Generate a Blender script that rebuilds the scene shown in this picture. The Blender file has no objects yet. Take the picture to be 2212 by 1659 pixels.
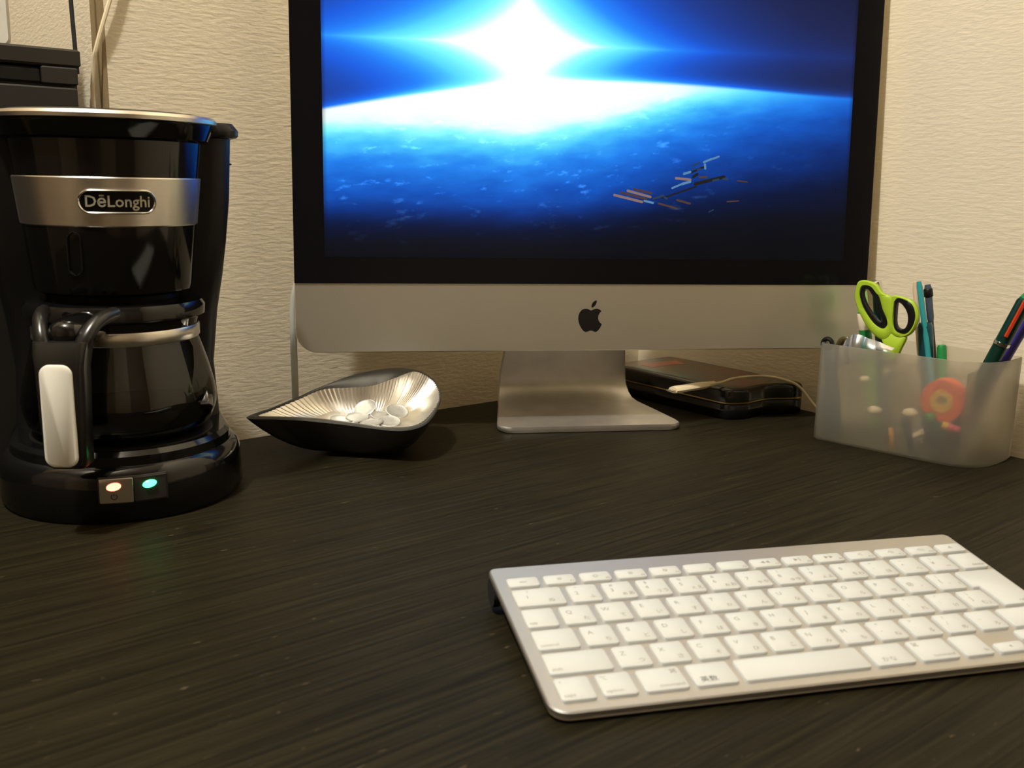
import bpy, bmesh, math, random
from mathutils import Vector, Matrix, noise
random.seed(7)
SC = bpy.context.scene
COL = SC.collection
PI = math.pi
R = math.radians

# ------------------------------------------------------------------ camera
cam_d = bpy.data.cameras.new('camera')
cam = bpy.data.objects.new('camera', cam_d)
COL.objects.link(cam)
cam_d.sensor_fit = 'HORIZONTAL'
cam_d.sensor_width = 36.0
cam_d.lens = 36.0 * 2131.0 / 2212.0
cam_d.clip_start = 0.01
rx, ry, rz = (0.99978091, 0.00420359, 0.0205052), (-0.02093164, 0.20078089, 0.97941253), (0.0, 0.97962716, -0.20082489)
cam.matrix_world = Matrix(((rx[0], ry[0], -rz[0], 0.0), (rx[1], ry[1], -rz[1], 0.0), (rx[2], ry[2], -rz[2], 0.22248), (0, 0, 0, 1)))
cam_d.dof.use_dof = True
cam_d.dof.focus_distance = 0.80
cam_d.dof.aperture_fstop = 15.0
SC.camera = cam

# ------------------------------------------------------------------ world, lights, exposure
world = bpy.data.worlds.new('world')
SC.world = world
world.use_nodes = True
world.node_tree.nodes['Background'].inputs[0].default_value = (1.0, 0.8, 0.55, 1)
world.node_tree.nodes['Background'].inputs[1].default_value = 0.02
LAMP_POS = (-0.53, 0.03, 1.76)
lamp_d = bpy.data.lights.new('ceiling_lamp', 'POINT')
lamp_d.energy = 119.0
lamp_d.color = (0.95, 0.94, 0.875)
lamp_d.shadow_soft_size = 0.04
lamp = bpy.data.objects.new('ceiling_lamp', lamp_d)
lamp.location = LAMP_POS
COL.objects.link(lamp)
SC.view_settings.view_transform = 'Standard'
SC.view_settings.look = 'None'
SC.view_settings.exposure = 0.0
SC.view_settings.gamma = 1.0
SC.view_settings.use_curve_mapping = False
SC.cycles.sample_clamp_indirect = 6.0

# ------------------------------------------------------------------ helpers
def lin(c):
    return tuple(((v / 12.92) if v <= 0.04045 else ((v + 0.055) / 1.055) ** 2.4) for v in c)

def rgb(r, g, b):
    return lin((r / 255.0, g / 255.0, b / 255.0))

def mat(name, col, rough=0.5, metal=0.0, var=0.06, scale=60.0, bump=0.0, bscale=None, spec=0.5, stretch=None, **kw):
    """Principled material with mottled colour; col is linear."""
    m = bpy.data.materials.new(name)
    m.use_nodes = True
    nt = m.node_tree
    b = nt.nodes['Principled BSDF']
    tc = nt.nodes.new('ShaderNodeTexCoord')
    src = tc.outputs['Object']
    if stretch:
        mp = nt.nodes.new('ShaderNodeMapping')
        mp.inputs['Scale'].default_value = stretch
        nt.links.new(src, mp.inputs[0])
        src = mp.outputs[0]
    n = nt.nodes.new('ShaderNodeTexNoise')
    n.inputs['Scale'].default_value = scale
    n.inputs['Detail'].default_value = 4
    nt.links.new(src, n.inputs['Vector'])
    mx = nt.nodes.new('ShaderNodeMix')
    mx.data_type = 'RGBA'
    mx.inputs[6].default_value = (*[max(0, c * (1 - var)) for c in col], 1)
    mx.inputs[7].default_value = (*[c * (1 + var) for c in col], 1)
    nt.links.new(n.outputs['Fac'], mx.inputs[0])
    nt.links.new(mx.outputs[2], b.inputs['Base Color'])
    b.inputs['Roughness'].default_value = rough
    b.inputs['Metallic'].default_value = metal
    b.inputs['Specular IOR Level'].default_value = spec
    for k, v in kw.items():
        b.inputs[k.replace('_', ' ')].default_value = v
    if bump:
        n2 = nt.nodes.new('ShaderNodeTexNoise')
        n2.inputs['Scale'].default_value = bscale or scale
        n2.inputs['Detail'].default_value = 3
        nt.links.new(src, n2.inputs['Vector'])
        bp = nt.nodes.new('ShaderNodeBump')
        bp.inputs['Strength'].default_value = bump
        bp.inputs['Distance'].default_value = 0.001
        nt.links.new(n2.outputs['Fac'], bp.inputs['Height'])
        nt.links.new(bp.outputs[0], b.inputs['Normal'])
    return m

def emis(name, col, strength, base=(0.02, 0.02, 0.02)):
    m = mat(name, base, 0.3)
    b = m.node_tree.nodes['Principled BSDF']
    b.inputs['Emission Color'].default_value = (*col, 1)
    b.inputs['Emission Strength'].default_value = strength
    return m

def link(o, parent=None):
    COL.objects.link(o)
    if parent is not None:
        o.parent = parent
    return o

def mesh(name, verts, faces, material, parent=None, smooth=40.0, loc=None, rot=None):
    me = bpy.data.meshes.new(name)
    me.from_pydata([tuple(v) for v in verts], [], faces)
    bm = bmesh.new(); bm.from_mesh(me)
    bmesh.ops.recalc_face_normals(bm, faces=bm.faces)
    bm.to_mesh(me); bm.free()
    return meshobj(name, me, material, parent, smooth, loc, rot)

def meshobj(name, me, material, parent=None, smooth=40.0, loc=None, rot=None):
    me.update()
    for mm in (material if isinstance(material, (list, tuple)) else [material]):
        me.materials.append(mm)
    if smooth:
        me.shade_smooth()
        me.set_sharp_from_angle(angle=R(smooth))
    o = bpy.data.objects.new(name, me)
    if loc: o.location = loc
    if rot: o.rotation_euler = rot
    return link(o, parent)

class G:
    """collects verts / faces (metres) before they become one mesh"""
    def __init__(s): s.v = []; s.f = []
    def add(s, v, f):
        k = len(s.v); s.v += [tuple(p) for p in v]; s.f += [tuple(i + k for i in q) for q in f]; return s
    def rings(s, rings, cap0=True, cap1=True, closed=True):
        n = len(rings[0]); v = [p for r in rings for p in r]; f = []
        for i in range(len(rings) - 1):
            for j in range(n if closed else n - 1):
                a, b = i * n + j, i * n + (j + 1) % n
                f.append((a, b, b + n, a + n))
        if cap0: f.append(tuple(range(n - 1, -1, -1)))
        if cap1: f.append(tuple((len(rings) - 1) * n + j for j in range(n)))
        return s.add(v, f)
    def lathe(s, prof, seg=48, c=(0, 0, 0), cap0=True, cap1=True):
        return s.rings([[(c[0] + r * math.cos(2 * PI * j / seg), c[1] + r * math.sin(2 * PI * j / seg), c[2] + z) for j in range(seg)] for r, z in prof], cap0, cap1)
    def prism(s, poly, z0, z1, bev=0.0):
        if not bev:
            return s.rings([[(x, y, z0) for x, y in poly], [(x, y, z1) for x, y in poly]])
        q = inset(poly, bev)
        return s.rings([[(x, y, z0) for x, y in q], [(x, y, z0 + bev) for x, y in poly], [(x, y, z1 - bev) for x, y in poly], [(x, y, z1) for x, y in q]])
    def box(s, x0, x1, y0, y1, z0, z1, bev=0.0):
        return s.prism([(x0, y0), (x1, y0), (x1, y1), (x0, y1)], z0, z1, bev)
    def tube(s, pts, r, seg=10, cap=True, flat=None):
        pts = [Vector(p) for p in pts]; rr = r if isinstance(r, (list, tuple)) else [r] * len(pts)
        rings = []; up = None
        for i, p in enumerate(pts):
            d = (pts[min(i + 1, len(pts) - 1)] - pts[max(i - 1, 0)]).normalized()
            if up is None:
                up = d.orthogonal().normalized() if flat is None else (Vector(flat) - d * d.dot(Vector(flat))).normalized()
            up = (up - d * d.dot(up)).normalized(); w = d.cross(up)
            a = rr[i] if isinstance(rr[i], (list, tuple)) else (rr[i], rr[i])
            rings.append([p + up * a[0] * math.cos(2 * PI * j / seg) + w * a[1] * math.sin(2 * PI * j / seg) for j in range(seg)])
        return s.rings(rings, cap, cap)
    def torus(s, c, u, w, R0, r, n=32, m=10, ru=None):
        """ring in the plane (u, w), radii R0 along u and ru along w"""
        c, u, w = Vector(c), Vector(u).normalized(), Vector(w).normalized(); k = u.cross(w); ru = ru or R0
        rings = []
        for i in range(n + 1):
            a = 2 * PI * i / n; d = u * math.cos(a) + w * math.sin(a); p = c + u * R0 * math.cos(a) + w * ru * math.sin(a)
            rings.append([p + d * r * math.cos(2 * PI * j / m) + k * r * math.sin(2 * PI * j / m) for j in range(m)])
        return s.rings(rings, False, False)
    def xf(s, M):
        s.v = [tuple(M @ Vector(p)) for p in s.v]; return s
    def obj(s, name, material, parent=None, smooth=40.0, **k):
        return mesh(name, s.v, s.f, material, parent, smooth, **k)

def inset(poly, d):
    n = len(poly); out = []
    area = sum(poly[i][0] * poly[(i + 1) % n][1] - poly[(i + 1) % n][0] * poly[i][1] for i in range(n))
    sg = 1 if area > 0 else -1
    for i in range(n):
        p0, p, p1 = Vector(poly[i - 1]), Vector(poly[i]), Vector(poly[(i + 1) % n])
        a, b = (p - p0), (p1 - p)
        if a.length < 1e-9 or b.length < 1e-9: out.append(tuple(p)); continue
        a.normalize(); b.normalize()
        na, nb = Vector((-a.y, a.x)) * sg, Vector((-b.y, b.x)) * sg
        m = na + nb
        if m.length < 1e-6: out.append(tuple(p)); continue
        m.normalize(); out.append(tuple(p + m * (d / max(0.35, m.dot(na)))))
    return out

def rpoly(x0, x1, y0, y1, r, n=4):
    rr = r if isinstance(r, (list, tuple)) else [r] * 4   # bl, br, tr, tl
    out = []
    for (cx, cy, a0, q) in ((x0 + rr[0], y0 + rr[0], PI, rr[0]), (x1 - rr[1], y0 + rr[1], 1.5 * PI, rr[1]), (x1 - rr[2], y1 - rr[2], 0, rr[2]), (x0 + rr[3], y1 - rr[3], 0.5 * PI, rr[3])):
        for i in range(n + 1):
            a = a0 + 0.5 * PI * i / n; out.append((cx + q * math.cos(a), cy + q * math.sin(a)))
    return out

def densify(poly, step):
    o = []
    for i, p in enumerate(poly):
        a, c = Vector(p), Vector(poly[(i + 1) % len(poly)]); k = max(1, int((c - a).length / step))
        o += [tuple(a.lerp(c, j / k)) for j in range(k)]
    return o

def spline(pts, k=6, closed=True):
    n = len(pts); P = [Vector(p) for p in pts]; out = []
    for i in range(n if closed else n - 1):
        g = (lambda j: P[j % n]) if closed else (lambda j: P[max(0, min(n - 1, j))])
        p0, p1, p2, p3 = g(i - 1), g(i), g(i + 1), g(i + 2)
        for t in [q / k for q in range(k)]:
            out.append(0.5 * ((2 * p1) + (p2 - p0) * t + (2 * p0 - 5 * p1 + 4 * p2 - p3) * t * t + (3 * p1 - p0 - 3 * p2 + p3) * t ** 3))
    if not closed: out.append(P[-1])
    return out

def tag(o, label=None, cat=None, group=None, kind=None):
    if label: o['label'] = label
    if cat: o['category'] = cat
    if group: o['group'] = group
    if kind: o['kind'] = kind
    return o

def thing(name, label, cat, loc=(0, 0, 0), rot=(0, 0, 0), group=None):
    o = bpy.data.objects.new(name, None)
    o.empty_display_size = 0.02
    o.location = loc; o.rotation_euler = rot
    link(o)
    return tag(o, label, cat, group)

_glyph = {}
def text_geo(body, size, align='CENTER', bold=0.0):
    """flat text as verts/faces in the xy plane, baseline centre at the origin"""
    key = (body, align, bold)
    if key not in _glyph:
        c = bpy.data.curves.new('t', 'FONT'); c.body = body; c.resolution_u = 2; c.align_x = align; c.size = 1.0; c.offset = bold
        o = bpy.data.objects.new('t', c); COL.objects.link(o)
        dg = bpy.context.evaluated_depsgraph_get(); dg.update()
        me = bpy.data.meshes.new_from_object(o.evaluated_get(dg))
        _glyph[key] = ([tuple(v.co) for v in me.vertices], [tuple(p.vertices) for p in me.polygons])
        bpy.data.objects.remove(o); bpy.data.curves.remove(c); bpy.data.meshes.remove(me)
    v, f = _glyph[key]
    return [(x * size, y * size, z) for x, y, z in v], f

# ------------------------------------------------------------------ materials
def wall_mat():
    m = mat('wallpaper', rgb(225, 212, 186), 0.75, var=0.04, scale=25)
    nt = m.node_tree; b = nt.nodes['Principled BSDF']
    tc = nt.nodes.new('ShaderNodeTexCoord'); mp = nt.nodes.new('ShaderNodeMapping')
    mp.inputs['Scale'].default_value = (95, 95, 330)
    nt.links.new(tc.outputs['Object'], mp.inputs[0])
    n = nt.nodes.new('ShaderNodeTexNoise'); n.inputs['Scale'].default_value = 1.0; n.inputs['Detail'].default_value = 3; n.inputs['Roughness'].default_value = 0.55
    nt.links.new(mp.outputs[0], n.inputs['Vector'])
    bp = nt.nodes.new('ShaderNodeBump'); bp.inputs['Strength'].default_value = 0.5; bp.inputs['Distance'].default_value = 0.0012
    nt.links.new(n.outputs['Fac'], bp.inputs['Height']); nt.links.new(bp.outputs[0], b.inputs['Normal'])
    return m

def desk_mat():
    m = bpy.data.materials.new('black_brown_wood'); m.use_nodes = True
    nt = m.node_tree; b = nt.nodes['Principled BSDF']; L = nt.links.new
    tc = nt.nodes.new('ShaderNodeTexCoord')
    mp = nt.nodes.new('ShaderNodeMapping'); mp.inputs['Rotation'].default_value = (0, 0, R(12)); mp.inputs['Scale'].default_value = (9, 360, 1)
    L(tc.outputs['Object'], mp.inputs[0])
    g = nt.nodes.new('ShaderNodeTexNoise'); g.inputs['Scale'].default_value = 1.0; g.inputs['Detail'].default_value = 5; g.inputs['Distortion'].default_value = 0.4
    L(mp.outputs[0], g.inputs['Vector'])
    r1 = nt.nodes.new('ShaderNodeValToRGB')
    r1.color_ramp.elements[0].position = 0.33; r1.color_ramp.elements[0].color = (*rgb(20, 17, 9), 1)
    r1.color_ramp.elements[1].position = 0.72; r1.color_ramp.elements[1].color = (*rgb(41, 36, 22), 1)
    L(g.outputs['Fac'], r1.inputs[0])
    # dust specks and scratches
    mp2 = nt.nodes.new('ShaderNodeMapping'); mp2.inputs['Rotation'].default_value = (0, 0, R(15)); mp2.inputs['Scale'].default_value = (110, 300, 1)
    L(tc.outputs['Object'], mp2.inputs[0])
    v = nt.nodes.new('ShaderNodeTexNoise'); v.inputs['Scale'].default_value = 1.0; v.inputs['Detail'].default_value = 2
    L(mp2.outputs[0], v.inputs['Vector'])
    r2 = nt.nodes.new('ShaderNodeValToRGB'); r2.color_ramp.elements[0].position = 0.70; r2.color_ramp.elements[1].position = 0.79
    r2.color_ramp.elements[1].color = (0.45, 0.45, 0.45, 1)
    L(v.outputs['Fac'], r2.inputs[0])
    mx = nt.nodes.new('ShaderNodeMix'); mx.data_type = 'RGBA'
    L(r2.outputs[0], mx.inputs[0]); L(r1.outputs[0], mx.inputs[6]); mx.inputs[7].default_value = (*rgb(120, 106, 82), 1)
    # broad smudges
    n3 = nt.nodes.new('ShaderNodeTexNoise'); n3.inputs['Scale'].default_value = 7; n3.inputs['Detail'].default_value = 3
    L(tc.outputs['Object'], n3.inputs['Vector'])
    r3 = nt.nodes.new('ShaderNodeMapRange'); r3.inputs[1].default_value = 0.35; r3.inputs[2].default_value = 0.7; r3.inputs[3].default_value = 0.85; r3.inputs[4].default_value = 1.12
    L(n3.outputs['Fac'], r3.inputs[0])
    mu = nt.nodes.new('ShaderNodeMix'); mu.data_type = 'RGBA'; mu.blend_type = 'MULTIPLY'; mu.inputs[0].default_value = 1.0
    L(mx.outputs[2], mu.inputs[6]); L(r3.outputs[0], mu.inputs[7])
    vd = nt.nodes.new('ShaderNodeVectorMath'); vd.operation = 'DISTANCE'; vd.inputs[1].default_value = (-0.6295, -0.1945, 0.0)
    L(tc.outputs['Object'], vd.inputs[0])
    rr = nt.nodes.new('ShaderNodeValToRGB'); ee = rr.color_ramp.elements
    ee[0].position = 0.0; ee[0].color = (1, 1, 1, 1); ee[1].position = 1.0; ee[1].color = (1, 1, 1, 1)
    for p_, c_ in ((0.0068, 1.0), (0.0080, 0.62), (0.0092, 1.0)):
        k_ = ee.new(p_); k_.color = (c_, c_, c_, 1)
    L(vd.outputs['Value'], rr.inputs[0])
    ms = nt.nodes.new('ShaderNodeMix'); ms.data_type = 'RGBA'; ms.blend_type = 'MULTIPLY'; ms.inputs[0].default_value = 1.0
    L(mu.outputs[2], ms.inputs[6]); L(rr.outputs[0], ms.inputs[7])
    L(ms.outputs[2], b.inputs['Base Color'])
    b.inputs['Roughness'].default_value = 0.5; b.inputs['Specular IOR Level'].default_value = 0.09
    bp = nt.nodes.new('ShaderNodeBump'); bp.inputs['Strength'].default_value = 0.35; bp.inputs['Distance'].default_value = 0.0006
    L(g.outputs['Fac'], bp.inputs['Height']); L(bp.outputs[0], b.inputs['Normal'])
    return m

def thin_glass(name, tint=(1, 1, 1), rough=0.02, extra=0.03):
    m = bpy.data.materials.new(name); m.use_nodes = True
    nt = m.node_tree; nt.nodes.clear(); L = nt.links.new
    out = nt.nodes.new('ShaderNodeOutputMaterial'); t = nt.nodes.new('ShaderNodeBsdfTransparent'); g = nt.nodes.new('ShaderNodeBsdfGlossy')
    fr = nt.nodes.new('ShaderNodeFresnel'); fr.inputs[0].default_value = 1.5
    t.inputs[0].default_value = (*tint, 1); g.inputs['Roughness'].default_value = rough
    ad = nt.nodes.new('ShaderNodeMath'); ad.operation = 'ADD'; ad.inputs[1].default_value = extra; L(fr.outputs[0], ad.inputs[0])
    mx = nt.nodes.new('ShaderNodeMixShader'); L(ad.outputs[0], mx.inputs[0]); L(t.outputs[0], mx.inputs[1]); L(g.outputs[0], mx.inputs[2]); L(mx.outputs[0], out.inputs[0])
    return m

def frosted(name):
    m = bpy.data.materials.new(name); m.use_nodes = True
    nt = m.node_tree; nt.nodes.clear(); L = nt.links.new
    out = nt.nodes.new('ShaderNodeOutputMaterial')
    rf = nt.nodes.new('ShaderNodeBsdfRefraction'); rf.inputs['Color'].default_value = (0.95, 0.93, 0.87, 1); rf.inputs['Roughness'].default_value = 0.29; rf.inputs['IOR'].default_value = 1.12
    tp = nt.nodes.new('ShaderNodeBsdfTransparent'); tp.inputs[0].default_value = (0.93, 0.93, 0.92, 1)
    df = nt.nodes.new('ShaderNodeBsdfDiffuse'); tl = nt.nodes.new('ShaderNodeBsdfTranslucent'); gl = nt.nodes.new('ShaderNodeBsdfGlossy')
    no = nt.nodes.new('ShaderNodeTexNoise'); no.inputs['Scale'].default_value = 40
    cr = nt.nodes.new('ShaderNodeMapRange'); cr.inputs[3].default_value = 0.8; cr.inputs[4].default_value = 0.9; L(no.outputs['Fac'], cr.inputs[0])
    cm_ = nt.nodes.new('ShaderNodeMix'); cm_.data_type = 'RGBA'; cm_.inputs[6].default_value = (0.0, 0.0, 0.0, 1); cm_.inputs[7].default_value = (1.0, 0.94, 0.80, 1)
    L(cr.outputs[0], cm_.inputs[0]); L(cm_.outputs[2], df.inputs[0]); L(cm_.outputs[2], tl.inputs[0]); gl.inputs['Roughness'].default_value = 0.35
    a = nt.nodes.new('ShaderNodeMixShader'); a.inputs[0].default_value = 0.5; L(df.outputs[0], a.inputs[1]); L(tl.outputs[0], a.inputs[2])
    c = nt.nodes.new('ShaderNodeMixShader'); c.inputs[0].default_value = 0.3; L(rf.outputs[0], c.inputs[1]); L(tp.outputs[0], c.inputs[2])
    e = nt.nodes.new('ShaderNodeMixShader'); e.inputs[0].default_value = 0.21; L(c.outputs[0], e.inputs[1]); L(a.outputs[0], e.inputs[2])
    h = nt.nodes.new('ShaderNodeMixShader'); h.inputs[0].default_value = 0.04; L(e.outputs[0], h.inputs[1]); L(gl.outputs[0], h.inputs[2]); L(h.outputs[0], out.inputs[0])
    return m

M = {}
M['wall'] = wall_mat()
M['alcove'] = mat('shaded_beige_wall', rgb(140, 120, 87), 0.7, bump=0.2, bscale=120)  # yellowish beige, darkened in its colour for the alcove's weaker light
M['ceil'] = mat('ceiling_paint', rgb(196, 186, 170), 0.8)
M['far'] = mat('darkened_far_wall', rgb(112, 96, 76), 0.6, var=0.3, scale=4)  # unseen walls, colour darkened to cut the room's bounced light
M['door'] = mat('reflector_paint', rgb(150, 136, 112), 0.5)  # for the added panels that only serve reflections
M['floor'] = mat('floor_wood', rgb(128, 92, 60), 0.5, var=0.25, scale=8, stretch=(1, 12, 1))
M['desk'] = desk_mat()
M['alu'] = mat('brushed_aluminium', (0.74, 0.725, 0.64), 0.42, 1.0, var=0.03, scale=30)
M['alu_stand'] = mat('stained_aluminium', (0.70, 0.68, 0.65), 0.46, 1.0, var=0.22, scale=38)
M['alu_kb'] = mat('keyboard_aluminium', (0.62, 0.605, 0.58), 0.45, 1.0, var=0.03, scale=40)
M['key'] = mat('white_key_plastic', rgb(198, 200, 198), 0.45, var=0.02)
M['legend'] = mat('grey_key_print', rgb(142, 138, 130), 0.6)
M['legend_dark'] = mat('dark_key_print', rgb(52, 50, 50), 0.6)
M['glassblack'] = mat('black_display_glass', (0.004, 0.004, 0.005), 0.12, spec=0.18)
M['black'] = mat('gloss_black_plastic', (0.0045, 0.0042, 0.004), 0.09, spec=0.5)
M['blackm'] = mat('satin_black_plastic', (0.007, 0.0065, 0.006), 0.38, spec=0.28)
M['greyp'] = mat('dark_grey_plastic', (0.030, 0.027, 0.023), 0.35)
M['handle'] = mat('dark_handle_plastic', (0.013, 0.012, 0.010), 0.28)
M['rubber'] = mat('black_rubber', (0.008, 0.008, 0.008), 0.7)
M['steel'] = mat('brushed_steel', (0.80, 0.76, 0.69), 0.30, 1.0, var=0.05, scale=20, stretch=(2, 2, 60))
M['chrome'] = mat('chrome', (0.82, 0.81, 0.79), 0.07, 1.0, var=0.01)
M['letter'] = mat('silver_lettering', rgb(206, 200, 180), 0.35, 0.4)
M['badge'] = mat('black_badge_enamel', (0.004, 0.004, 0.004), 0.3, spec=0.2)
M['plate'] = mat('satin_handle_plate', rgb(248, 243, 228), 0.42, 0.0, var=0.05, scale=150, stretch=(1, 1, 0.2))
M['coffee'] = mat('black_coffee', (0.004, 0.002, 0.001), 0.05)
M['carafe'] = thin_glass('carafe_glass', (0.93, 0.92, 0.90), 0.015, 0.03)
M['clear'] = thin_glass('clear_plastic', (0.84, 0.85, 0.86), 0.28, 0.03)
M['frost'] = frosted('frosted_plastic')
M['bowl_in'] = mat('ridged_silver', (0.80, 0.77, 0.71), 0.30, 1.0, var=0.10, scale=90)
M['bowl_out'] = mat('dark_pewter', (0.085, 0.080, 0.073), 0.40, 0.85, var=0.08)
M['bowl_lip'] = mat('polished_pewter', (0.030, 0.027, 0.022), 0.30, 0.35, var=0.05)
M['coin'] = mat('dull_aluminium_coin', (0.50, 0.485, 0.44), 0.5, 0.7, var=0.12, scale=300, bump=0.3, bscale=400)
M['cable'] = mat('grey_white_cable', rgb(176, 176, 168), 0.5)
M['cord_white'] = mat('cream_cord', rgb(222, 206, 172), 0.5)
M['white'] = mat('white_plastic', rgb(226, 222, 212), 0.45)
M['cabinet'] = mat('black_cabinet_laminate', (0.0125, 0.0105, 0.008), 0.5, var=0.15, scale=15)
M['cabinet_edge'] = mat('dark_board_edge', (0.018, 0.015, 0.011), 0.4)  # slightly lighter than the cabinet laminate
M['tin'] = mat('black_tin', (0.006, 0.006, 0.006), 0.16, spec=0.5)
M['gold'] = mat('gold_seam', (0.55, 0.42, 0.15), 0.3, 1.0)
M['lime'] = mat('lime_plastic', rgb(166, 196, 46), 0.4, var=0.04)
M['teal'] = mat('teal_barrel', rgb(50, 150, 155), 0.3)
M['dteal'] = mat('dark_teal_barrel', rgb(18, 66, 74), 0.3)
M['pink'] = mat('pale_wood_stick', rgb(226, 196, 168), 0.6)
M['dgreen'] = mat('dark_green_barrel', rgb(8, 46, 36), 0.25)
M['green'] = mat('green_plastic', rgb(30, 132, 66), 0.4)
M['lgreen'] = mat('light_green_plastic', rgb(140, 208, 96), 0.4)
M['red'] = mat('orange_red_plastic', rgb(214, 62, 26), 0.35)
M['purple'] = mat('violet_blue_plastic', rgb(56, 48, 128), 0.3)
M['orange'] = mat('orange_plastic', rgb(240, 84, 26), 0.45)
M['yellow'] = mat('yellow_plastic', rgb(236, 190, 60), 0.45)
M['magenta'] = mat('pink_red_plastic', rgb(206, 60, 90), 0.45)
M['slate'] = mat('slate_blue_plastic', rgb(70, 82, 98), 0.4)
M['navy'] = mat('navy_plastic', rgb(40, 48, 74), 0.4)
M['wood'] = mat('pencil_wood', rgb(214, 158, 84), 0.6)
M['cream'] = mat('cream_plastic', rgb(238, 224, 196), 0.5)
M['graphite'] = mat('graphite_grey', rgb(60, 60, 60), 0.5)
M['olive'] = mat('olive_brown_plastic', rgb(84, 72, 40), 0.3)
M['blade'] = mat('scissor_steel', (0.62, 0.62, 0.60), 0.2, 1.0)

# ------------------------------------------------------------------ setting (a corner of two walls)
TH = R(39)                                     # direction of the left wall in plan
CORNER = Vector((0.168, 1.150, 0.0))
S = Vector((math.cos(TH), math.sin(TH), 0)); N = Vector((-math.sin(TH), math.cos(TH), 0))
FZ, CZ = -0.72, 1.95
def frame(s, n, z=0.0): return CORNER + S * s + N * n + Vector((0, 0, z))
def structure(name, s0, s1, n0, n1, z0, z1, m, kind='structure'):
    g = G().box(0, s1 - s0, 0, n1 - n0, 0, z1 - z0)
    o = g.obj(name, m, smooth=None, loc=frame(s0, n0, z0), rot=(0, 0, TH))
    o['kind'] = kind
    return o
EDGE = -0.599                                 # where the left wall ends at the alcove
structure('floor', -2.6, 0.06, -2.6, 0.55, FZ - 0.05, FZ, M['floor'])
structure('ceiling', -2.6, 0.06, -2.6, 0.55, CZ, CZ + 0.05, M['ceil'])
structure('wall_left', EDGE, 0.06, 0.037, 0.44, FZ, CZ, M['wall'])
structure('wall_right', 0.011, 0.06, -2.6, 0.037, FZ, CZ, M['wall'])
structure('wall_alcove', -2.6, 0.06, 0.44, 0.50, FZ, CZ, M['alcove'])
structure('wall_front', -2.6, 0.06, -2.66, -2.6, FZ, CZ, M['far'])
structure('wall_far_left', -2.66, -2.6, -2.66, 0.5, FZ, CZ, M['far'])
structure('added_reflector_1', -1.75, -0.95, -2.6, -2.56, FZ, 1.33, M['door'])  # unseen door shapes, added here and below to vary the steel band's reflections
structure('added_reflector_2', -2.6, -2.56, -1.6, -0.7, FZ, 1.33, M['door'])
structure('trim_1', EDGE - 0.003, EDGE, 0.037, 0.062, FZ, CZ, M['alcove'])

# desk
desk = thing('desk', 'black-brown stained wooden desk filling the corner between the two walls', 'desk', frame(0, 0, 0), (0, 0, TH))
G().box(-1.30, -0.002, -0.76, -0.002, -0.034, 0.0, 0.0012).obj('desk_top', M['desk'], desk)
for (a, b) in ((-1.27, -0.73), (-0.06, -0.73), (-1.27, -0.06), (-0.06, -0.06)):
    G().box(a - 0.025, a + 0.025, b - 0.025, b + 0.025, FZ, -0.034, 0.002).obj('leg', M['cabinet'], desk)

# black cabinet in the alcove, left of the wall edge
cab = thing('cabinet', 'tall black cabinet in the alcove behind the coffee maker', 'cabinet', frame(-0.627, 0.0147, 0), (0, 0, TH))
G().box(-0.46, 0.0, 0.006, 0.36, FZ, 0.2975).obj('body', M['cabinet'], cab)
G().box(-0.462, 0.002, 0.000, 0.362, 0.2990, 0.312, 0.0016).obj('top_board', M['cabinet_edge'], cab)
G().box(-0.458, -0.002, -0.002, 0.006, FZ + 0.03, 0.284, 0.0012).obj('door', M['cabinet'], cab)
G().box(-0.458, -0.027, 0.001, 0.006, 0.2865, 0.2968, 0.0012).obj('drawer', M['blackm'], cab)
G().box(-0.0262, -0.001, -0.0015, 0.006, 0.2860, 0.2985, 0.0010).obj('corner_block', M['cabinet'], cab)

# power strip standing on the cabinet
ps = thing('power_strip', 'white power strip with dark socket holes standing on the black cabinet', 'power strip', frame(-0.664, 0.045, 0.3122), (0, 0, TH))
G().prism(rpoly(-0.056, 0.0, 0.0, 0.145, 0.007), 0.0, 0.022, 0.0025).xf(Matrix.Rotation(R(90), 4, 'X') @ Matrix.Translation((0, 0, -0.022))).obj('body', M['white'], ps)
for k in range(3):
    z = 0.026 + 0.040 * k
    for dx in (-0.0135, -0.0080):
        G().box(dx - 0.0012, dx + 0.0012, -0.0003, 0.001, z, z + 0.010).obj('socket_hole', M['rubber'], ps)
    G().lathe([(0.0024, 0), (0.0024, 0.0012)], 10).xf(Matrix.Translation((-0.0108, -0.0003, z - 0.006)) @ Matrix.Rotation(R(-90), 4, 'X')).obj('socket_hole', M['rubber'], ps)

# cords in the alcove
tag(G().tube(spline([frame(-0.6235, 0.030, 0.296), frame(-0.6240, 0.030, 0.318), frame(-0.6245, 0.031, 0.36), frame(-0.623, 0.034, 0.45), frame(-0.620, 0.05, 0.62)], 6, False), 0.0017, 8).obj('power_cable', M['rubber']),
    'black cord running straight up beside the black cabinet', 'cord')
tag(G().tube(spline([frame(-0.610, 0.050, 0.14), frame(-0.6105, 0.046, 0.25), frame(-0.6090, 0.038, 0.302), frame(-0.6065, 0.034, 0.319), frame(-0.5950, 0.0320, 0.3544), frame(-0.575, 0.0335, 0.41), frame(-0.54, 0.0335, 0.51)], 7, False), 0.0018, 8).obj('power_cable', M['cord_white']),
    'cream cord slanting up across the wall edge right of the black cabinet', 'cord')

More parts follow.
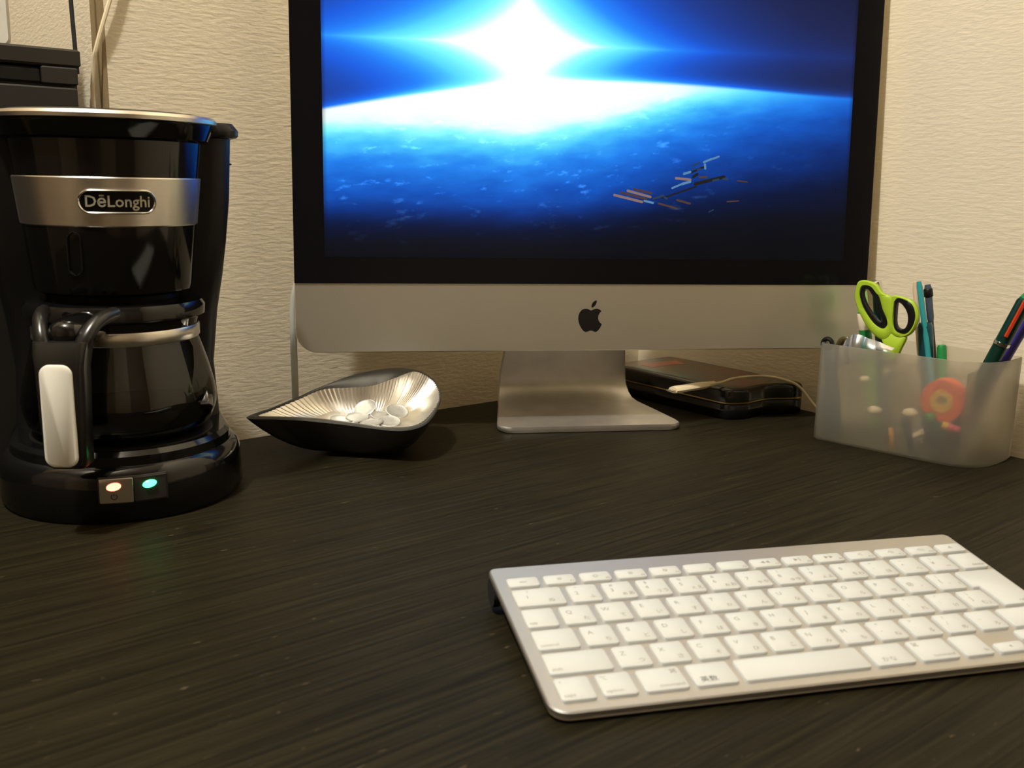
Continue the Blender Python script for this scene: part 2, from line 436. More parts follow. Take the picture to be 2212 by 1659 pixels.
# ------------------------------------------------------------------ desktop computer
YAW = R(9.871)
TILT = R(3.195)
pc = thing('desktop_computer', 'silver all-in-one desktop computer with black-framed glowing space picture screen', 'computer', (0.0730, 0.8839, 0.0), (0, 0, YAW))
HINGE = (0.0, 0.0033, 0.1338); PR = (-TILT, 0, 0)
def panel(g, name, m, parent=pc, smooth=40.0):
    return g.obj(name, m, parent, smooth, loc=HINGE, rot=PR) if parent is pc else g.obj(name, m, parent, smooth)
XZ = lambda poly, y: [(x, y, z) for x, z in poly]
out = rpoly(-0.264, 0.264, -0.0600, 0.3165, 0.019, 6)
g = G()
rings = [XZ(inset(out, 0.0006), 0.0), XZ(out, 0.0008), XZ(out, 0.0052)]
cx, cz = 0.0, 0.13
for k, y in ((0.93, 0.010), (0.75, 0.022), (0.5, 0.033), (0.25, 0.038)):
    rings.append([(cx + (x - cx) * k, y, cz + (z - cz) * k) for x, z in out])
g.rings(rings)
shell = panel(g, 'housing', M['alu'])
gl = [(x, z) for x, z in rpoly(-0.264, 0.264, 0.0, 0.3165, [0.0004, 0.0004, 0.019, 0.019], 6)]
panel(G().rings([XZ(gl, 0.0005), XZ(gl, -0.0008), XZ(inset(gl, 0.0004), -0.0012)]), 'glass_bezel', M['glassblack'])

# screen: the desktop picture (planet limb, star glare) as colours of the picture itself
def ramp(t, stops):
    for (a, ca), (b, cb) in zip(stops, stops[1:]):
        if t <= b:
            k = max(0.0, (t - a) / (b - a)); return tuple(x + (y - x) * k for x, y in zip(ca, cb))
    return stops[-1][1]
def itp(t, xs, ys):
    if t <= xs[0]: return ys[0]
    for i in range(len(xs) - 1):
        if t <= xs[i + 1]: return ys[i] + (ys[i + 1] - ys[i]) * (t - xs[i]) / (xs[i + 1] - xs[i])
    return ys[-1]
SKY = [(0, (8, 12, 30)), (.10, (26, 36, 82)), (.22, (26, 58, 145)), (.36, (24, 92, 222)), (.48, (36, 136, 252)), (.62, (84, 214, 255)), (.76, (130, 255, 255)), (.92, (238, 255, 255)), (1, (255, 255, 255))]
EARTH = [(0, (3, 5, 9)), (.06, (4, 9, 24)), (.14, (4, 20, 58)), (.24, (6, 46, 122)), (.36, (14, 84, 190)), (.48, (32, 128, 236)), (.62, (74, 198, 255)), (.76, (136, 250, 255)), (.9, (232, 255, 255)), (1, (255, 255, 255))]
_lc = [(-239, 145.4), (-159, 160.0), (-59.5, 172.5), (87, 176.0), (238.7, 169.7)]
def limb(u):
    t = 0.0
    for i, (a, c) in enumerate(_lc):
        w = c
        for j, (e, _) in enumerate(_lc):
            if j != i: w *= (u - e) / (a - e)
        t += w
    return t
LX = [-240 + 4 * i for i in range(121)]; LY = [limb(x) for x in LX]
def picture(u, v):
    dd_ = itp(u, LX, LY) - v
    if abs(dd_) < 1.2:
        k = dd_ / 2.4 + 0.5
        a, c = picture_(u, v, -abs(dd_) - 1e-6), picture_(u, v, abs(dd_))
        return tuple(x * (1 - k) + y * k for x, y in zip(a, c))
    return picture_(u, v, dd_)
def picture_(u, v, d):
    du, dv = u + 66.9, v - 204.8
    if d < 0:                                   # above the limb
        r = ((abs(du) / 66.0) ** 0.72 + (abs(dv) / 43.0) ** 0.72) ** (1 / 0.72)
        I = itp(r, [0, 0.9, 1.15, 1.6, 2.2, 3.0, 4.0, 5.5, 8, 12], [1.1, 1.0, .87, .72, .56, .41, .29, .17, .08, .03])
        if du > 0: I *= 1.0 - 0.42 * min(1, du / 250.0)
        I += 0.06 * math.exp(-(abs(dv - 0.01 * du) / 8.0)) * math.exp(-abs(du) / 130.0)
        glow = math.exp(-((-d) / 3.6)) * (0.55 * math.exp(-((u + 60) / 230.0) ** 2))
        I = min(1.1, I + glow * (1.0 - 0.3 * min(1, I)))
        c = ramp(I, SKY)
        k = math.exp(-((-d) / 4.0)) * 0.55 * max(0.0, 1 - I)
        return tuple(x * (1 - k) + y * k for x, y in zip(c, (20, 110, 255)))
    ww = itp(u, [-239, -160, -67, 0, 45, 87, 160, 239], [9, 24, 40, 31, 17, 6, -5, -12])
    t = d - ww
    I = itp(t, [-14, 0, 6, 15, 31, 52, 74, 97, 123, 150], [1.04, .90, .78, .64, .50, .385, .29, .17, .08, .03])
    I *= 1.0 - 0.36 * min(1.0, max(0.0, (u - 60) / 180.0))
    A = min(1.0, max(0.0, (ww + 13) / 45.0))
    cl = noise.fractal(Vector((u * 0.030 + 0.02 * v, v * 0.10 - 0.012 * u, 1.7)), 0.9, 2.1, 5)
    I *= min(1.0, max(0.12, (v - 12) / 60.0))
    I += 0.050 * cl * min(1.0, I * 1.6) * min(1, d / 18.0)
    w = noise.fractal(Vector((u * 0.055 + 0.05 * v + 9, v * 0.17 - 0.03 * u, 5.2)), 0.7, 2.2, 5)
    fl = 0.55 * max(0.0, w - 0.50) * min(1, d / 25.0) * min(1.0, max(0, (v - 25) / 60)) * math.exp(-max(0, u - 40) / 90.0)
    edge = math.exp(-(d / 2.2)) * (1 - A) * 0.35
    c = ramp(max(0, I), EARTH)
    c = tuple(x + fl * k for x, k in zip(c, (150, 190, 215)))
    return tuple(x * (1 - edge) + y * edge for x, y in zip(c, (30, 130, 255)))
NU, NV = 640, 360
sv, scol = [], []
for j in range(NV + 1):
    v = 22.5 + 268.0 * j / NV
    for i in range(NU + 1):
        u = -238.2 + 476.4 * i / NU
        sv.append((u / 1000, -0.00135, v / 1000))
        c = picture(u, v)
        e = min(1.0, max(0.0, (u + 240.5) / 6.0)) * min(1.0, max(0.0, (240.5 - u) / 6.0))   # picture dims at its own border
        scol.append((*lin([min(255, max(0, x)) / 255.0 * (0.55 + 0.45 * e) for x in c]), 1.0))
sf = [(j * (NU + 1) + i, j * (NU + 1) + i + 1, (j + 1) * (NU + 1) + i + 1, (j + 1) * (NU + 1) + i) for j in range(NV) for i in range(NU)]
sme = bpy.data.meshes.new('screen'); sme.from_pydata(sv, [], sf)
at = sme.color_attributes.new('picture', 'FLOAT_COLOR', 'POINT')
at.data.foreach_set('color', [x for c in scol for x in c])
sm = bpy.data.materials.new('lit_screen'); sm.use_nodes = True
b = sm.node_tree.nodes['Principled BSDF']; b.inputs['Base Color'].default_value = (0.004, 0.004, 0.005, 1); b.inputs['Roughness'].default_value = 0.14; b.inputs['Specular IOR Level'].default_value = 0.15
an = sm.node_tree.nodes.new('ShaderNodeAttribute'); an.attribute_name = 'picture'
sm.node_tree.links.new(an.outputs['Color'], b.inputs['Emission Color']); b.inputs['Emission Strength'].default_value = 1.05
screen = meshobj('screen', sme, sm, pc, None, HINGE, PR)

# space station of the desktop picture: flat printed pieces on the screen
st_m = [emis('picture_panel_tan', rgb(150, 122, 116), 1.0), emis('picture_panel_dim', rgb(84, 56, 52), 1.0), emis('picture_hull', rgb(96, 150, 196), 1.0), emis('picture_hull_dim', rgb(36, 62, 88), 1.0), emis('picture_dark', rgb(4, 8, 16), 1.0)]
for mm_ in st_m:
    mm_.node_tree.nodes['Principled BSDF'].inputs['Specular IOR Level'].default_value = 0.0
    mm_.node_tree.nodes['Principled BSDF'].inputs['Emission Strength'].default_value = 0.75
segs = [(15.3, 79.1, 41.8, 73.3, 2.6, 0), (21.4, 81.4, 45.6, 75.9, 2.2, 1), (27.5, 83, 49.4, 77.8, 2.6, 0), (33.3, 84.5, 50.1, 81.2, 2.3, 1), (71.9, 94.9, 86.1, 93.7, 2.6, 0), (68.7, 85.9, 77.9, 89.8, 2.0, 2), (77.9, 89.8, 86.1, 92.2, 2.6, 2),
        (79.2, 98.7, 85.8, 100.7, 2.4, 2), (87.5, 105.9, 93.7, 109, 1.7, 3), (97.6, 109.4, 105.4, 112.6, 2.2, 2), (106.2, 112.6, 112.1, 114.9, 2.0, 2), (98.9, 108, 99.5, 103.6, 2.4, 2), (43.3, 74.4, 51.9, 72.7, 2.2, 2), (51.8, 76.4, 61.4, 79.5, 2.2, 3), (61.9, 77.7, 64.7, 76.6, 2, 3),
        (56.6, 72.4, 74.8, 67.9, 2.0, 1), (73.7, 75.7, 86.5, 72.6, 2.2, 1), (107, 93.4, 112.6, 94.6, 2.2, 3), (116.5, 95, 121.3, 95.1, 2.2, 3), (94.2, 96.1, 101.3, 96.6, 2.2, 1), (130.2, 93.8, 139.8, 92.9, 1.4, 1), (121.4, 75, 132.6, 75.9, 1.3, 1), (104.3, 65.4, 108.9, 67.7, 1.2, 3),
        (88, 96, 92.5, 99, 5, 4), (90, 90, 118, 97, 6, 4), (60, 77, 92, 88, 3, 4), (86, 100, 100, 106, 3.5, 4), (92, 102.5, 95.5, 103.6, 1.6, 3), (88, 103, 90, 104, 1.5, 3)]
for mm_ in st_m: mm_.cycles.emission_sampling = 'NONE'
for (a0, b0, a1, b1, w, k) in segs:
    w *= 0.5 if k == 4 else 0.85
    p, q = Vector((a0, b0)) / 1000, Vector((a1, b1)) / 1000; d = (q - p).normalized(); nn = Vector((-d.y, d.x)) * w / 2000; e = d * w / 2600
    y = -0.00150 if k != 4 else -0.00143
    pts = [p - nn, q - nn, q + e, q + nn, p + nn, p - e]
    mesh('picture_detail', [(t.x, y, t.y) for t in pts], [(0, 1, 2, 3, 4, 5)], st_m[k], screen, None)

# emblem on the chin: bitten fruit with a leaf
body = [(0, .60), (-.13, .67), (-.30, .74), (-.50, .74), (-.70, .66), (-.86, .48), (-.95, .24), (-.97, 0), (-.93, -.26), (-.84, -.50), (-.70, -.74), (-.54, -.93), (-.40, -1.0), (-.26, -.98), (-.10, -.91), (.04, -.89), (.18, -.93), (.32, -1.0), (.46, -.98), (.60, -.86), (.74, -.66), (.85, -.42),
        (.72, -.32), (.60, -.16), (.55, .04), (.58, .25), (.67, .43), (.80, .55), (.66, .68), (.46, .75), (.28, .73), (.12, .66)]
leaf = [(.04, .80), (.02, .96), (.08, 1.14), (.20, 1.28), (.40, 1.38), (.42, 1.22), (.34, 1.03), (.20, .88)]
lg = G()
for poly in (body, leaf):
    pts = [(-0.0028 + x * 0.0121, -0.0310 + z * 0.0121) for x, z in poly]
    lg.rings([XZ(pts, 0.0006), XZ(pts, -0.00015)])
panel(lg, 'emblem', mat('black_emblem', (0.006, 0.006, 0.006), 0.2), smooth=20)

# stand: foot plate bending up into the neck
prof = [(-0.010, .0032, .074), (-0.0085, .0032, .0795), (-0.005, .0032, .0835), (0.0, .0032, .0858), (0.01, .0032, .0855), (0.05, .0032, .079), (0.088, .0032, .0725), (0.102, .0045, .0705), (0.112, .0095, .069), (0.1185, .018, .0675), (0.120, .028, .0665), (0.1175, .042, .065), (0.110, .065, .062), (0.099, .092, .060), (0.070, .155, .060)]
top, bot = [], []
for i, (y, z, w) in enumerate(prof):
    a, c = prof[max(0, i - 1)], prof[min(len(prof) - 1, i + 1)]
    t = Vector((0, c[0] - a[0], c[1] - a[1])).normalized(); nrm = Vector((0, -t.z, t.y)) * 0.0027
    top.append((Vector((0, y, z)) + nrm, w)); bot.append((Vector((0, y, z)) - nrm, w))
rings = []
for (pt, w), (pb, _) in zip(top, bot):
    e = 0.0012
    rings.append([(-w, *(pt * .75 + pb * .25)[1:]), (-w + e, *pt[1:]), (w - e, *pt[1:]), (w, *(pt * .75 + pb * .25)[1:]), (w, *(pt * .25 + pb * .75)[1:]), (w - e, *pb[1:]), (-w + e, *pb[1:]), (-w, *(pt * .25 + pb * .75)[1:])])
G().rings(rings).obj('stand', M['alu_stand'], pc, 35, loc=(0, 0, 0.0001))

# cable hanging beside the computer
tag(G().tube(spline([(-.178, .851, .152), (-.1855, .8535, .138), (-.1905, .852, .120), (-.1915, .851, .095), (-.1912, .851, .05), (-.190, .852, .018), (-.180, .857, .0035), (-.160, .868, .0033), (-.120, .892, .0033)], 7, False), 0.0030, 10).obj('cable', M['cable']),
    'thick grey cable hanging down beside the left edge of the computer', 'cable')

# ------------------------------------------------------------------ keyboard
KT = R(7.0)
kb = thing('keyboard', 'thin aluminium keyboard with white keys on the front of the desk', 'keyboard', (0.0211, 0.3763, 0.006), (KT, 0, R(14.311)))
mm = 0.001
plate = rpoly(-0.0019, 0.2797, -0.0017, 0.1224, [0.009, 0.009, 0.004, 0.004], 5)
G().prism(plate, -0.0036, 0.0, 0.0007).obj('plate', M['alu_kb'], kb)
G().prism(inset(plate, 0.0008), -0.0046, -0.0036).obj('underside', M['white'], kb)
G().tube([(0.002, .1145, -.0098), (0.2755, .1145, -.0098)], 0.0075, 20).obj('battery_tube', M['alu_kb'], kb)
for x0, x1 in ((-0.0016, 0.002), (0.2755, 0.2792)):
    G().tube([(x0, .1145, -.0098), (x1, .1145, -.0098)], 0.0077, 20).obj('tube_cap', M['rubber'], kb)
for x in (0.03, 0.245):
    G().lathe([(0.005, -0.0062), (0.005, -0.0044)], 14, (x, 0.012, 0)).obj('foot', M['rubber'], kb)
U, RP, GP, V0 = 19.0, 18.985, 1.6, 2.9
KH = 0.0015
_km = {}
def keymesh(w, h):
    k = (round(w, 2), round(h, 2))
    if k not in _km:
        p = rpoly(0, w * mm, 0, h * mm, 0.0016, 3)
        g = G().rings([[(x, y, -0.0003) for x, y in p], [(x, y, KH - 0.0003) for x, y in p], [(x, y, KH) for x, y in inset(p, 0.0003)]], cap0=False)
        me = bpy.data.meshes.new('key'); me.from_pydata(g.v, [], g.f); me.materials.append(M['key']); me.update()
        bm = bmesh.new(); bm.from_mesh(me); bmesh.ops.recalc_face_normals(bm, faces=bm.faces); bm.to_mesh(me); bm.free()
        me.shade_smooth(); me.set_sharp_from_angle(angle=R(50)); _km[k] = me
    return _km[k]
def legend(key, items, m='legend'):
    g = G()
    for (s, x, y, size, al) in items:
        v, f = text_geo(s, size * mm, al)
        g.add([(a + x * mm, c + y * mm, KH + 0.00006) for a, c, _ in v], f)
    if g.v:
        me = bpy.data.meshes.new('legend'); me.from_pydata(g.v, [], g.f); me.materials.append(M[m]); me.update()
        link(bpy.data.objects.new('legend', me), key)
def key(u0, v0, w, h, items, m='legend'):
    o = bpy.data.objects.new('key', keymesh(w, h)); o.location = (u0 * mm, v0 * mm, 0); link(o, kb)
    legend(o, items, m)
    return o
def rowv(r):                                   # bottom of a row, mm
    return V0 + (5 - r) * RP
KX = 2.7
def cell(c0, w): return KX + c0 * U + GP, w * U - 2 * GP
f0 = rowv(0) + GP; fh = RP * 0.62 - 2 * GP
icons = ['esc', '☼', '☀', '⊞', '◎', '', '', '◀◀', '▶‖', '▶▶', '◁', '◁)', '◁))', '⏏']
for i in range(14):
    w = 14.5 / 14
    u, kw = cell(i * w, w)
    it = [(icons[i], kw / 2, fh / 2 - 1.0, 3.2 if i else 3.0, 'CENTER')]
    if 0 < i < 13: it.append(('F%d' % i, kw - 1.0, 1.0, 2.2, 'RIGHT'))
    key(u, f0, kw, fh, it)
kh = RP - 2 * GP
def std(c0, r, a, kana, sh='', w=1.0):
    u, kw = cell(c0, w)
    it = [(a, kw * 0.26, kh * (0.42 if sh else 0.55), 4.2, 'CENTER'), (kana, kw * 0.72, kh * 0.17, 3.6, 'CENTER')]
    if sh: it += [(sh, kw * 0.30, kh * 0.74, 3.2, 'CENTER')]
    key(u, rowv(r) + GP, kw, kh, it)
def word(c0, r, w, t, al='LEFT', extra=()):
    u, kw = cell(c0, w)
    x = 1.6 if al == 'LEFT' else kw - 1.6
    key(u, rowv(r) + GP, kw, kh, [(t, x, 2.2, 3.0, al)] + list(extra))
std(0, 1, '1', 'ぬ', '!', 1.5)
for i, (a, k, s) in enumerate([('2', 'ふ', '"'), ('3', 'ぁあ', '#'), ('4', 'ぅう', '$'), ('5', 'ぇえ', '%'), ('6', 'ぉお', '&'), ('7', 'ゃや', "'"), ('8', 'ゅゆ', '('), ('9', 'ょよ', ')'), ('0', 'をわ', ''), ('-', 'ほ', '='), ('^', 'へ', '~'), ('¥', 'ー', '|')]):
    std(1.5 + i, 1, a, k, s)
word(13.5, 1, 1, 'delete', 'RIGHT')
word(0, 2, 1, 'tab')
for i, (a, k) in enumerate(zip('QWERTYUIOP', 'たていすかんなにらせ')): std(1 + i, 2, a, k)
std(11, 2, '@', '゛', '`'); std(12, 2, '[', '゜「', '{')
word(0, 3, 1.25, 'control')
for i, (a, k) in enumerate(zip('ASDFGHJKL', 'ちとしはきくまのり')): std(1.25 + i, 3, a, k)
std(10.25, 3, ';', 'れ', '+'); std(11.25, 3, ':', 'け', '*'); std(12.25, 3, ']', 'む」', '}')
word(0, 4, 1.75, 'shift')
for i, (a, k) in enumerate(zip('ZXCVBNM', 'つさそひこみも')): std(1.75 + i, 4, a, k)
std(8.75, 4, ',', 'ね', '<'); std(9.75, 4, '.', 'る', '>'); std(10.75, 4, '/', 'め', '?'); std(11.75, 4, '_', 'ろ')
word(12.75, 4, 1.75, 'shift', 'RIGHT')
# L-shaped return key
u, w1 = cell(13, 1.5); ul, _ = cell(13.25, 1.25)
a0, a1 = rowv(3) + GP, rowv(2) + GP + kh; am = rowv(2) + GP
lp = [(ul - u, 0), (w1, 0), (w1, a1 - a0), (0, a1 - a0), (0, am - a0), (ul - u, am - a0)]
def rnd(poly, r, n=3):
    o = []
    for i, p in enumerate(poly):
        p0, p, p1 = Vector(poly[i - 1]), Vector(p), Vector(poly[(i + 1) % len(poly)])
        a, c = p + (p0 - p).normalized() * r, p + (p1 - p).normalized() * r
        for k in range(n + 1):
            t = k / n; o.append(tuple(a * (1 - t) ** 2 + p * 2 * t * (1 - t) + c * t * t))
    return o
lp = rnd([(x * mm, y * mm) for x, y in lp], 0.0014)
ro = G().rings([[(x, y, -0.0003) for x, y in lp], [(x, y, KH - 0.0003) for x, y in lp], [(x, y, KH) for x, y in inset(lp, 0.0003)]], cap0=False).obj('key', M['key'], kb, 50, loc=(u * mm, a0 * mm, 0))
legend(ro, [('return', w1 - 1.6, 2.2, 3.0, 'RIGHT')])
# bottom row
bh = RP - 2 * GP
word(0, 5, 1, 'caps', 'LEFT', [('•', 2.4, bh - 4.2, 3.4, 'CENTER')])
word(1, 5, 1, 'option', 'LEFT', [('⌥', 3.2, bh - 4.6, 3.4, 'CENTER')])
u, kw = cell(2, 1.25); key(u, rowv(5) + GP, kw, bh, [('command', kw - 1.4, 2.0, 3.0, 'RIGHT'), ('⌘', kw - 3.4, bh - 4.8, 4.0, 'CENTER')])
u, kw = cell(3.25, 1.25); key(u, rowv(5) + GP, kw, bh, [('英数', kw * 0.36, 2.6, 4.2, 'CENTER')], 'legend_dark')
u, kw = cell(4.5, 3.5); key(u, rowv(5) + GP, kw, bh, [])
u, kw = cell(8, 1.25); key(u, rowv(5) + GP, kw, bh, [('かな', kw * 0.40, 2.6, 4.0, 'CENTER')])
u, kw = cell(9.25, 1.25); key(u, rowv(5) + GP, kw, bh, [('command', kw - 1.4, 2.0, 3.0, 'RIGHT'), ('⌘', 3.6, bh - 4.8, 4.0, 'CENTER')])
word(10.5, 5, 1, 'fn', 'RIGHT')
hh = (bh - 0.9) / 2
for c0, dv, t in ((11.5, 0, '◀'), (12.5, 0, '▼'), (12.5, hh + 0.9, '▲'), (13.5, 0, '▶')):
    u, kw = cell(c0, 1); key(u, rowv(5) + GP + dv, kw, hh, [(t, kw / 2, hh / 2 - 0.8, 2.2, 'CENTER')])

# ------------------------------------------------------------------ coffee maker
A = (-0.277, 0.683, 0.0); FR = R(23.5)
cm = thing('coffee_maker', 'glossy black drip coffee maker with a steel band at the left of the desk', 'coffee maker', A, (0, 0, FR))
def dshape(Rr, yb, hw, z, n=28, rc=0.014):
    p = []
    for i in range(n + 1):
        a = PI + PI * i / n; p.append((Rr * math.cos(a), Rr * math.sin(a)))
    p += [(hw, yb - rc), (hw - rc * .3, yb - rc * .3), (hw - rc, yb), (-hw + rc, yb), (-hw + rc * .3, yb - rc * .3), (-hw, yb - rc)]
    return [(x, y, z) for x, y in p]
G().rings([dshape(.079, .054, .074, .0), dshape(.081, .055, .075, .004), dshape(.0800, .055, .0745, .029), dshape(.0775, .055, .074, .0345), dshape(.0735, .055, .072, .0365), dshape(.0730, .055, .072, .0425), dshape(.0700, .054, .070, .0455)]).obj('base', M['black'], cm)
G().lathe([(.0605, .0450), (.0605, .0462), (.058, .0466)], 48, (0, -0.006, 0)).obj('warming_plate', M['blackm'], cm)
# rear housing with the water tank
def rrect(hw, y0, y1, z, r=0.016): return [(x, y, z) for x, y in rpoly(-hw, hw, y0, y1, r, 4)]
G().rings([rrect(.070, .012, .055, .044), rrect(.0675, .014, .055, .085), rrect(.0715, .012, .055, .125), rrect(.0755, .008, .055, .150), rrect(.0785, .004, .055, .175), rrect(.0815, .002, .055, .205), rrect(.0835, 0, .055, .248)]).obj('water_tank', M['blackm'], cm, 60)
G().rings([rrect(.0865, -.004, .056, .2485, .012), rrect(.088, -.005, .057, .2500, .012), rrect(.088, -.005, .057, .2535, .012), rrect(.0845, -.002, .054, .2585, .012)]).obj('tank_lid', M['blackm'], cm)
gw = G()
for k in range(6): gw.box(.0822 - 0.0022 * (5 - k), .0836 - 0.0022 * (5 - k), .014, .020, .160 + .014 * k, .1612 + .014 * k)
gw.obj('level_mark', M['greyp'], cm, None)
# filter basket (tapered cup), steel band and lid
CY = -0.012
prof = [(.046, .1445), (.0495, .1465), (.0505, .150), (.0545, .188), (.0580, .220), (.0605, .243)]
G().lathe(prof, 72, (0, CY, 0)).obj('filter_basket', M['black'], cm, 35)
G().lathe([(.040, .139), (.042, .1445)], 40, (0, CY, 0)).obj('drip_outlet', M['blackm'], cm, 35)
cr = lambda z: .0547 + (z - .188) * (.0580 - .0545) / .032 + 0.0005
bandpts = []
for z in (.1895, .1902, .2195, .2202):
    q = 0.0 if z in (.1902, .2195) else -0.0006
    bandpts.append([((cr(z) + q) * math.sin(a), CY - (cr(z) + q) * math.cos(a), z) for a in [R(-88 + 176 * i / 60) for i in range(61)]])
G().rings(bandpts, False, False, closed=False).obj('steel_band', M['steel'], cm, 35)
def wrap(s, z, off): a = s / cr(z); r = cr(z) + off; return (r * math.sin(a), CY - r * math.cos(a), z)
cap_out = densify(rpoly(-.0205, .0265, .1975, .2130, .00774, 10), .002)
def capring(ins, off): return [wrap(s, z, off) for s, z in inset(cap_out, ins)]
G().rings([capring(0, .0002), capring(.0002, .0014), capring(.0009, .0019), capring(.0016, .0014), capring(.0018, .0004)], False, False).obj('badge_rim', M['chrome'], cm, 60)
inlay_t, inlay_b = [], []
for i in range(41):
    sx = -.0190 + .0440 * i / 40; r_ = .0062; e_ = max(0.0, max(-.0190 + r_ - sx, sx - (.0250 - r_)))
    h_ = math.sqrt(max(0.0, r_ * r_ - e_ * e_))
    inlay_b.append(wrap(sx, .20525 - h_, .0008)); inlay_t.append(wrap(sx, .20525 + h_, .0008))
G().rings([inlay_b, inlay_t], False, False, closed=False).obj('badge', M['badge'], cm, 30)
v, f = text_geo('DēLonghi', 0.0098, 'CENTER', 0.012)
tv = [wrap(x * 0.98 + .0031, y + .2022, .0011) for x, y, z in v]
mesh('badge_lettering', tv, f, M['letter'], cm, None)
GRP = densify(rpoly(-.0295, -.0195, .1585, .1865, .005, 6), .002)
G().rings([[wrap(s, z, -.0006) for s, z in GRP], [wrap(s, z, .0006) for s, z in inset(GRP, .0003)], [wrap(s, z, .0006) for s, z in inset(GRP, .0011)], [wrap(s, z, -.0006) for s, z in inset(GRP, .0014)]], False, False).obj('basket_grip', M['blackm'], cm)
G().lathe([(.0605, .2425), (.0655, .2445), (.0685, .2525), (.0690, .2545)], 72, (0, CY + .002, 0)).obj('lid', M['black'], cm, 35)
G().lathe([(.0690, .2548), (.0706, .2555), (.0709, .2578), (.0695, .2596), (.0650, .2602), (.0640, .2592)], 72, (0, CY + .002, 0), True, True).obj('lid_rim', M['steel'], cm, 40)
G().lathe([(.0640, .2592), (.0600, .2612), (.030, .2622)], 60, (0, CY + .002, 0)).obj('lid_top', M['blackm'], cm)
# switch panel with two lamps
def wb(s, z, off): a = s / .0803; r = .0803 + off; return (r * math.sin(a), -r * math.cos(a), z)
def patch(s0, s1, z0, z1, off, r=.0008):
    p = densify(rpoly(s0, s1, z0, z1, r, 3), .003); return [[wb(s, z, -.0012) for s, z in p], [wb(s, z, off - .0003) for s, z in p], [wb(s, z, off) for s, z in inset(p, .0004)]]
G().rings(patch(-.0195, .0235, .0138, .0318, .0006), False).obj('switch_panel', M['greyp'], cm)
sw1 = G().rings(patch(-.0185, .0017, .0146, .0310, .0016), False).obj('switch', M['steel'], cm)
sw2 = G().rings(patch(.0023, .0225, .0146, .0310, .0012), False).obj('switch', M['greyp'], cm)
def led(s0, col, parent, off):
    p = [(s0 + .0043 * math.cos(2 * PI * i / 20) + .0007 * math.sin(2 * PI * i / 20), .0256 + .0026 * math.sin(2 * PI * i / 20)) for i in range(20)]
    G().rings([[wb(s, z, off) for s, z in p], [wb(s, z, off + .0008) for s, z in inset(p, .0007)]], False).obj('indicator_lamp', emis('lamp_glow', col, 9.0), parent)
led(-.0098, (1.0, .13, .07), sw1, .0015); led(.0118, (.04, 1.0, .26), sw2, .0011)
pr = [(-.0098 + .0018 * math.cos(2 * PI * i / 20), .0192 + .0018 * math.sin(2 * PI * i / 20)) for i in range(3, 18)]
gp = G().tube([wb(s - 0, z, .0016) for s, z in [(-.0098 + .0018 * math.cos(R(120 + 300 * i / 16)), .0190 + .0018 * math.sin(R(120 + 300 * i / 16))) for i in range(17)]], .00022, 5)
gp.tube([wb(-.0098, .0195, .0016), wb(-.0098, .0212, .0016)], .00022, 5).obj('power_symbol', M['blackm'], sw1)

# carafe (lifts out of the machine)
ct = Matrix.Rotation(FR, 4, 'Z') @ Vector((0, -0.006, 0))
cf = thing('coffee_carafe', 'glass coffee jug with a pale-plated black handle standing in the coffee maker', 'carafe', (A[0] + ct.x, A[1] + ct.y, 0.0468), (0, 0, R(2.5)))
gp_ = [(.050, .0), (.056, .0022), (.0610, .008), (.0638, .017), (.0642, .024), (.0628, .033), (.0590, .048), (.0555, .060), (.0535, .0665), (.0530, .070), (.0535, .076), (.0550, .081)]
G().lathe(gp_, 72, cap1=False).obj('glass_body', M['carafe'], cf, 60)
G().lathe([(.0485, .0015), (.0545, .0035), (.0592, .0090), (.0618, .0172), (.0621, .0215)], 60).obj('coffee', M['coffee'], cf, 30)
G().lathe([(.0538, .0655), (.0546, .0665), (.0546, .0735), (.0538, .0745)], 60, cap0=False, cap1=False).obj('neck_band', M['steel'], cf)
G().lathe([(.0560, .0800), (.0585, .0815), (.0590, .0880), (.0570, .0915), (.0480, .0935), (.0400, .0935)], 60).obj('lid', M['black'], cf, 35)
# handle: forked top plate, grip, thumb lever
def grip(hw0, sections):
    rings = []
    for (z, y0, y1, hw) in sections:
        rings.append([(x, y, z) for x, y in rpoly(-hw, hw, y0, y1, min(.005, (y1 - y0) * .35), 3)])
    return G().rings(rings)
hg = grip(0, [(-.0015, -.1000, -.0880, .0100), (.0010, -.1030, -.0850, .0128), (.030, -.1045, -.0860, .0138), (.062, -.1045, -.0850, .0146), (.0700, -.1040, -.0830, .0155), (.0765, -.1010, -.0830, .0162)])
for sx in (-1, 1):
    hg.tube(spline([(sx * .0098, -.0935, .070), (sx * .0128, -.0920, .0775), (sx * .0160, -.0850, .0850), (sx * .0190, -.0765, .0885), (sx * .0215, -.0660, .0895)], 6, False), [(.0044, .0056)] * 25, 10)
hg.obj('handle', M['handle'], cf, 50)
pp = rpoly(-.0103, .0093, .0010, .0640, .0062, 6)
G().rings([[(x, -.1040, z) for x, z in pp], [(x, -.1055, z) for x, z in inset(pp, .0002)], [(x, -.1062, z) for x, z in inset(pp, .0012)]], False).obj('handle_plate', M['plate'], cf)
tl = G()
tl.rings([[(.0132 * k * math.cos(a), y + .0 , .0795 + .0105 * k * math.sin(a)) for a in [2 * PI * i / 20 for i in range(20)]] for y, k in ((-.050, 1.0), (-.074, 1.0), (-.086, .92), (-.0925, .70), (-.0945, .35))]).obj('thumb_lever', M['black'], cf, 50)

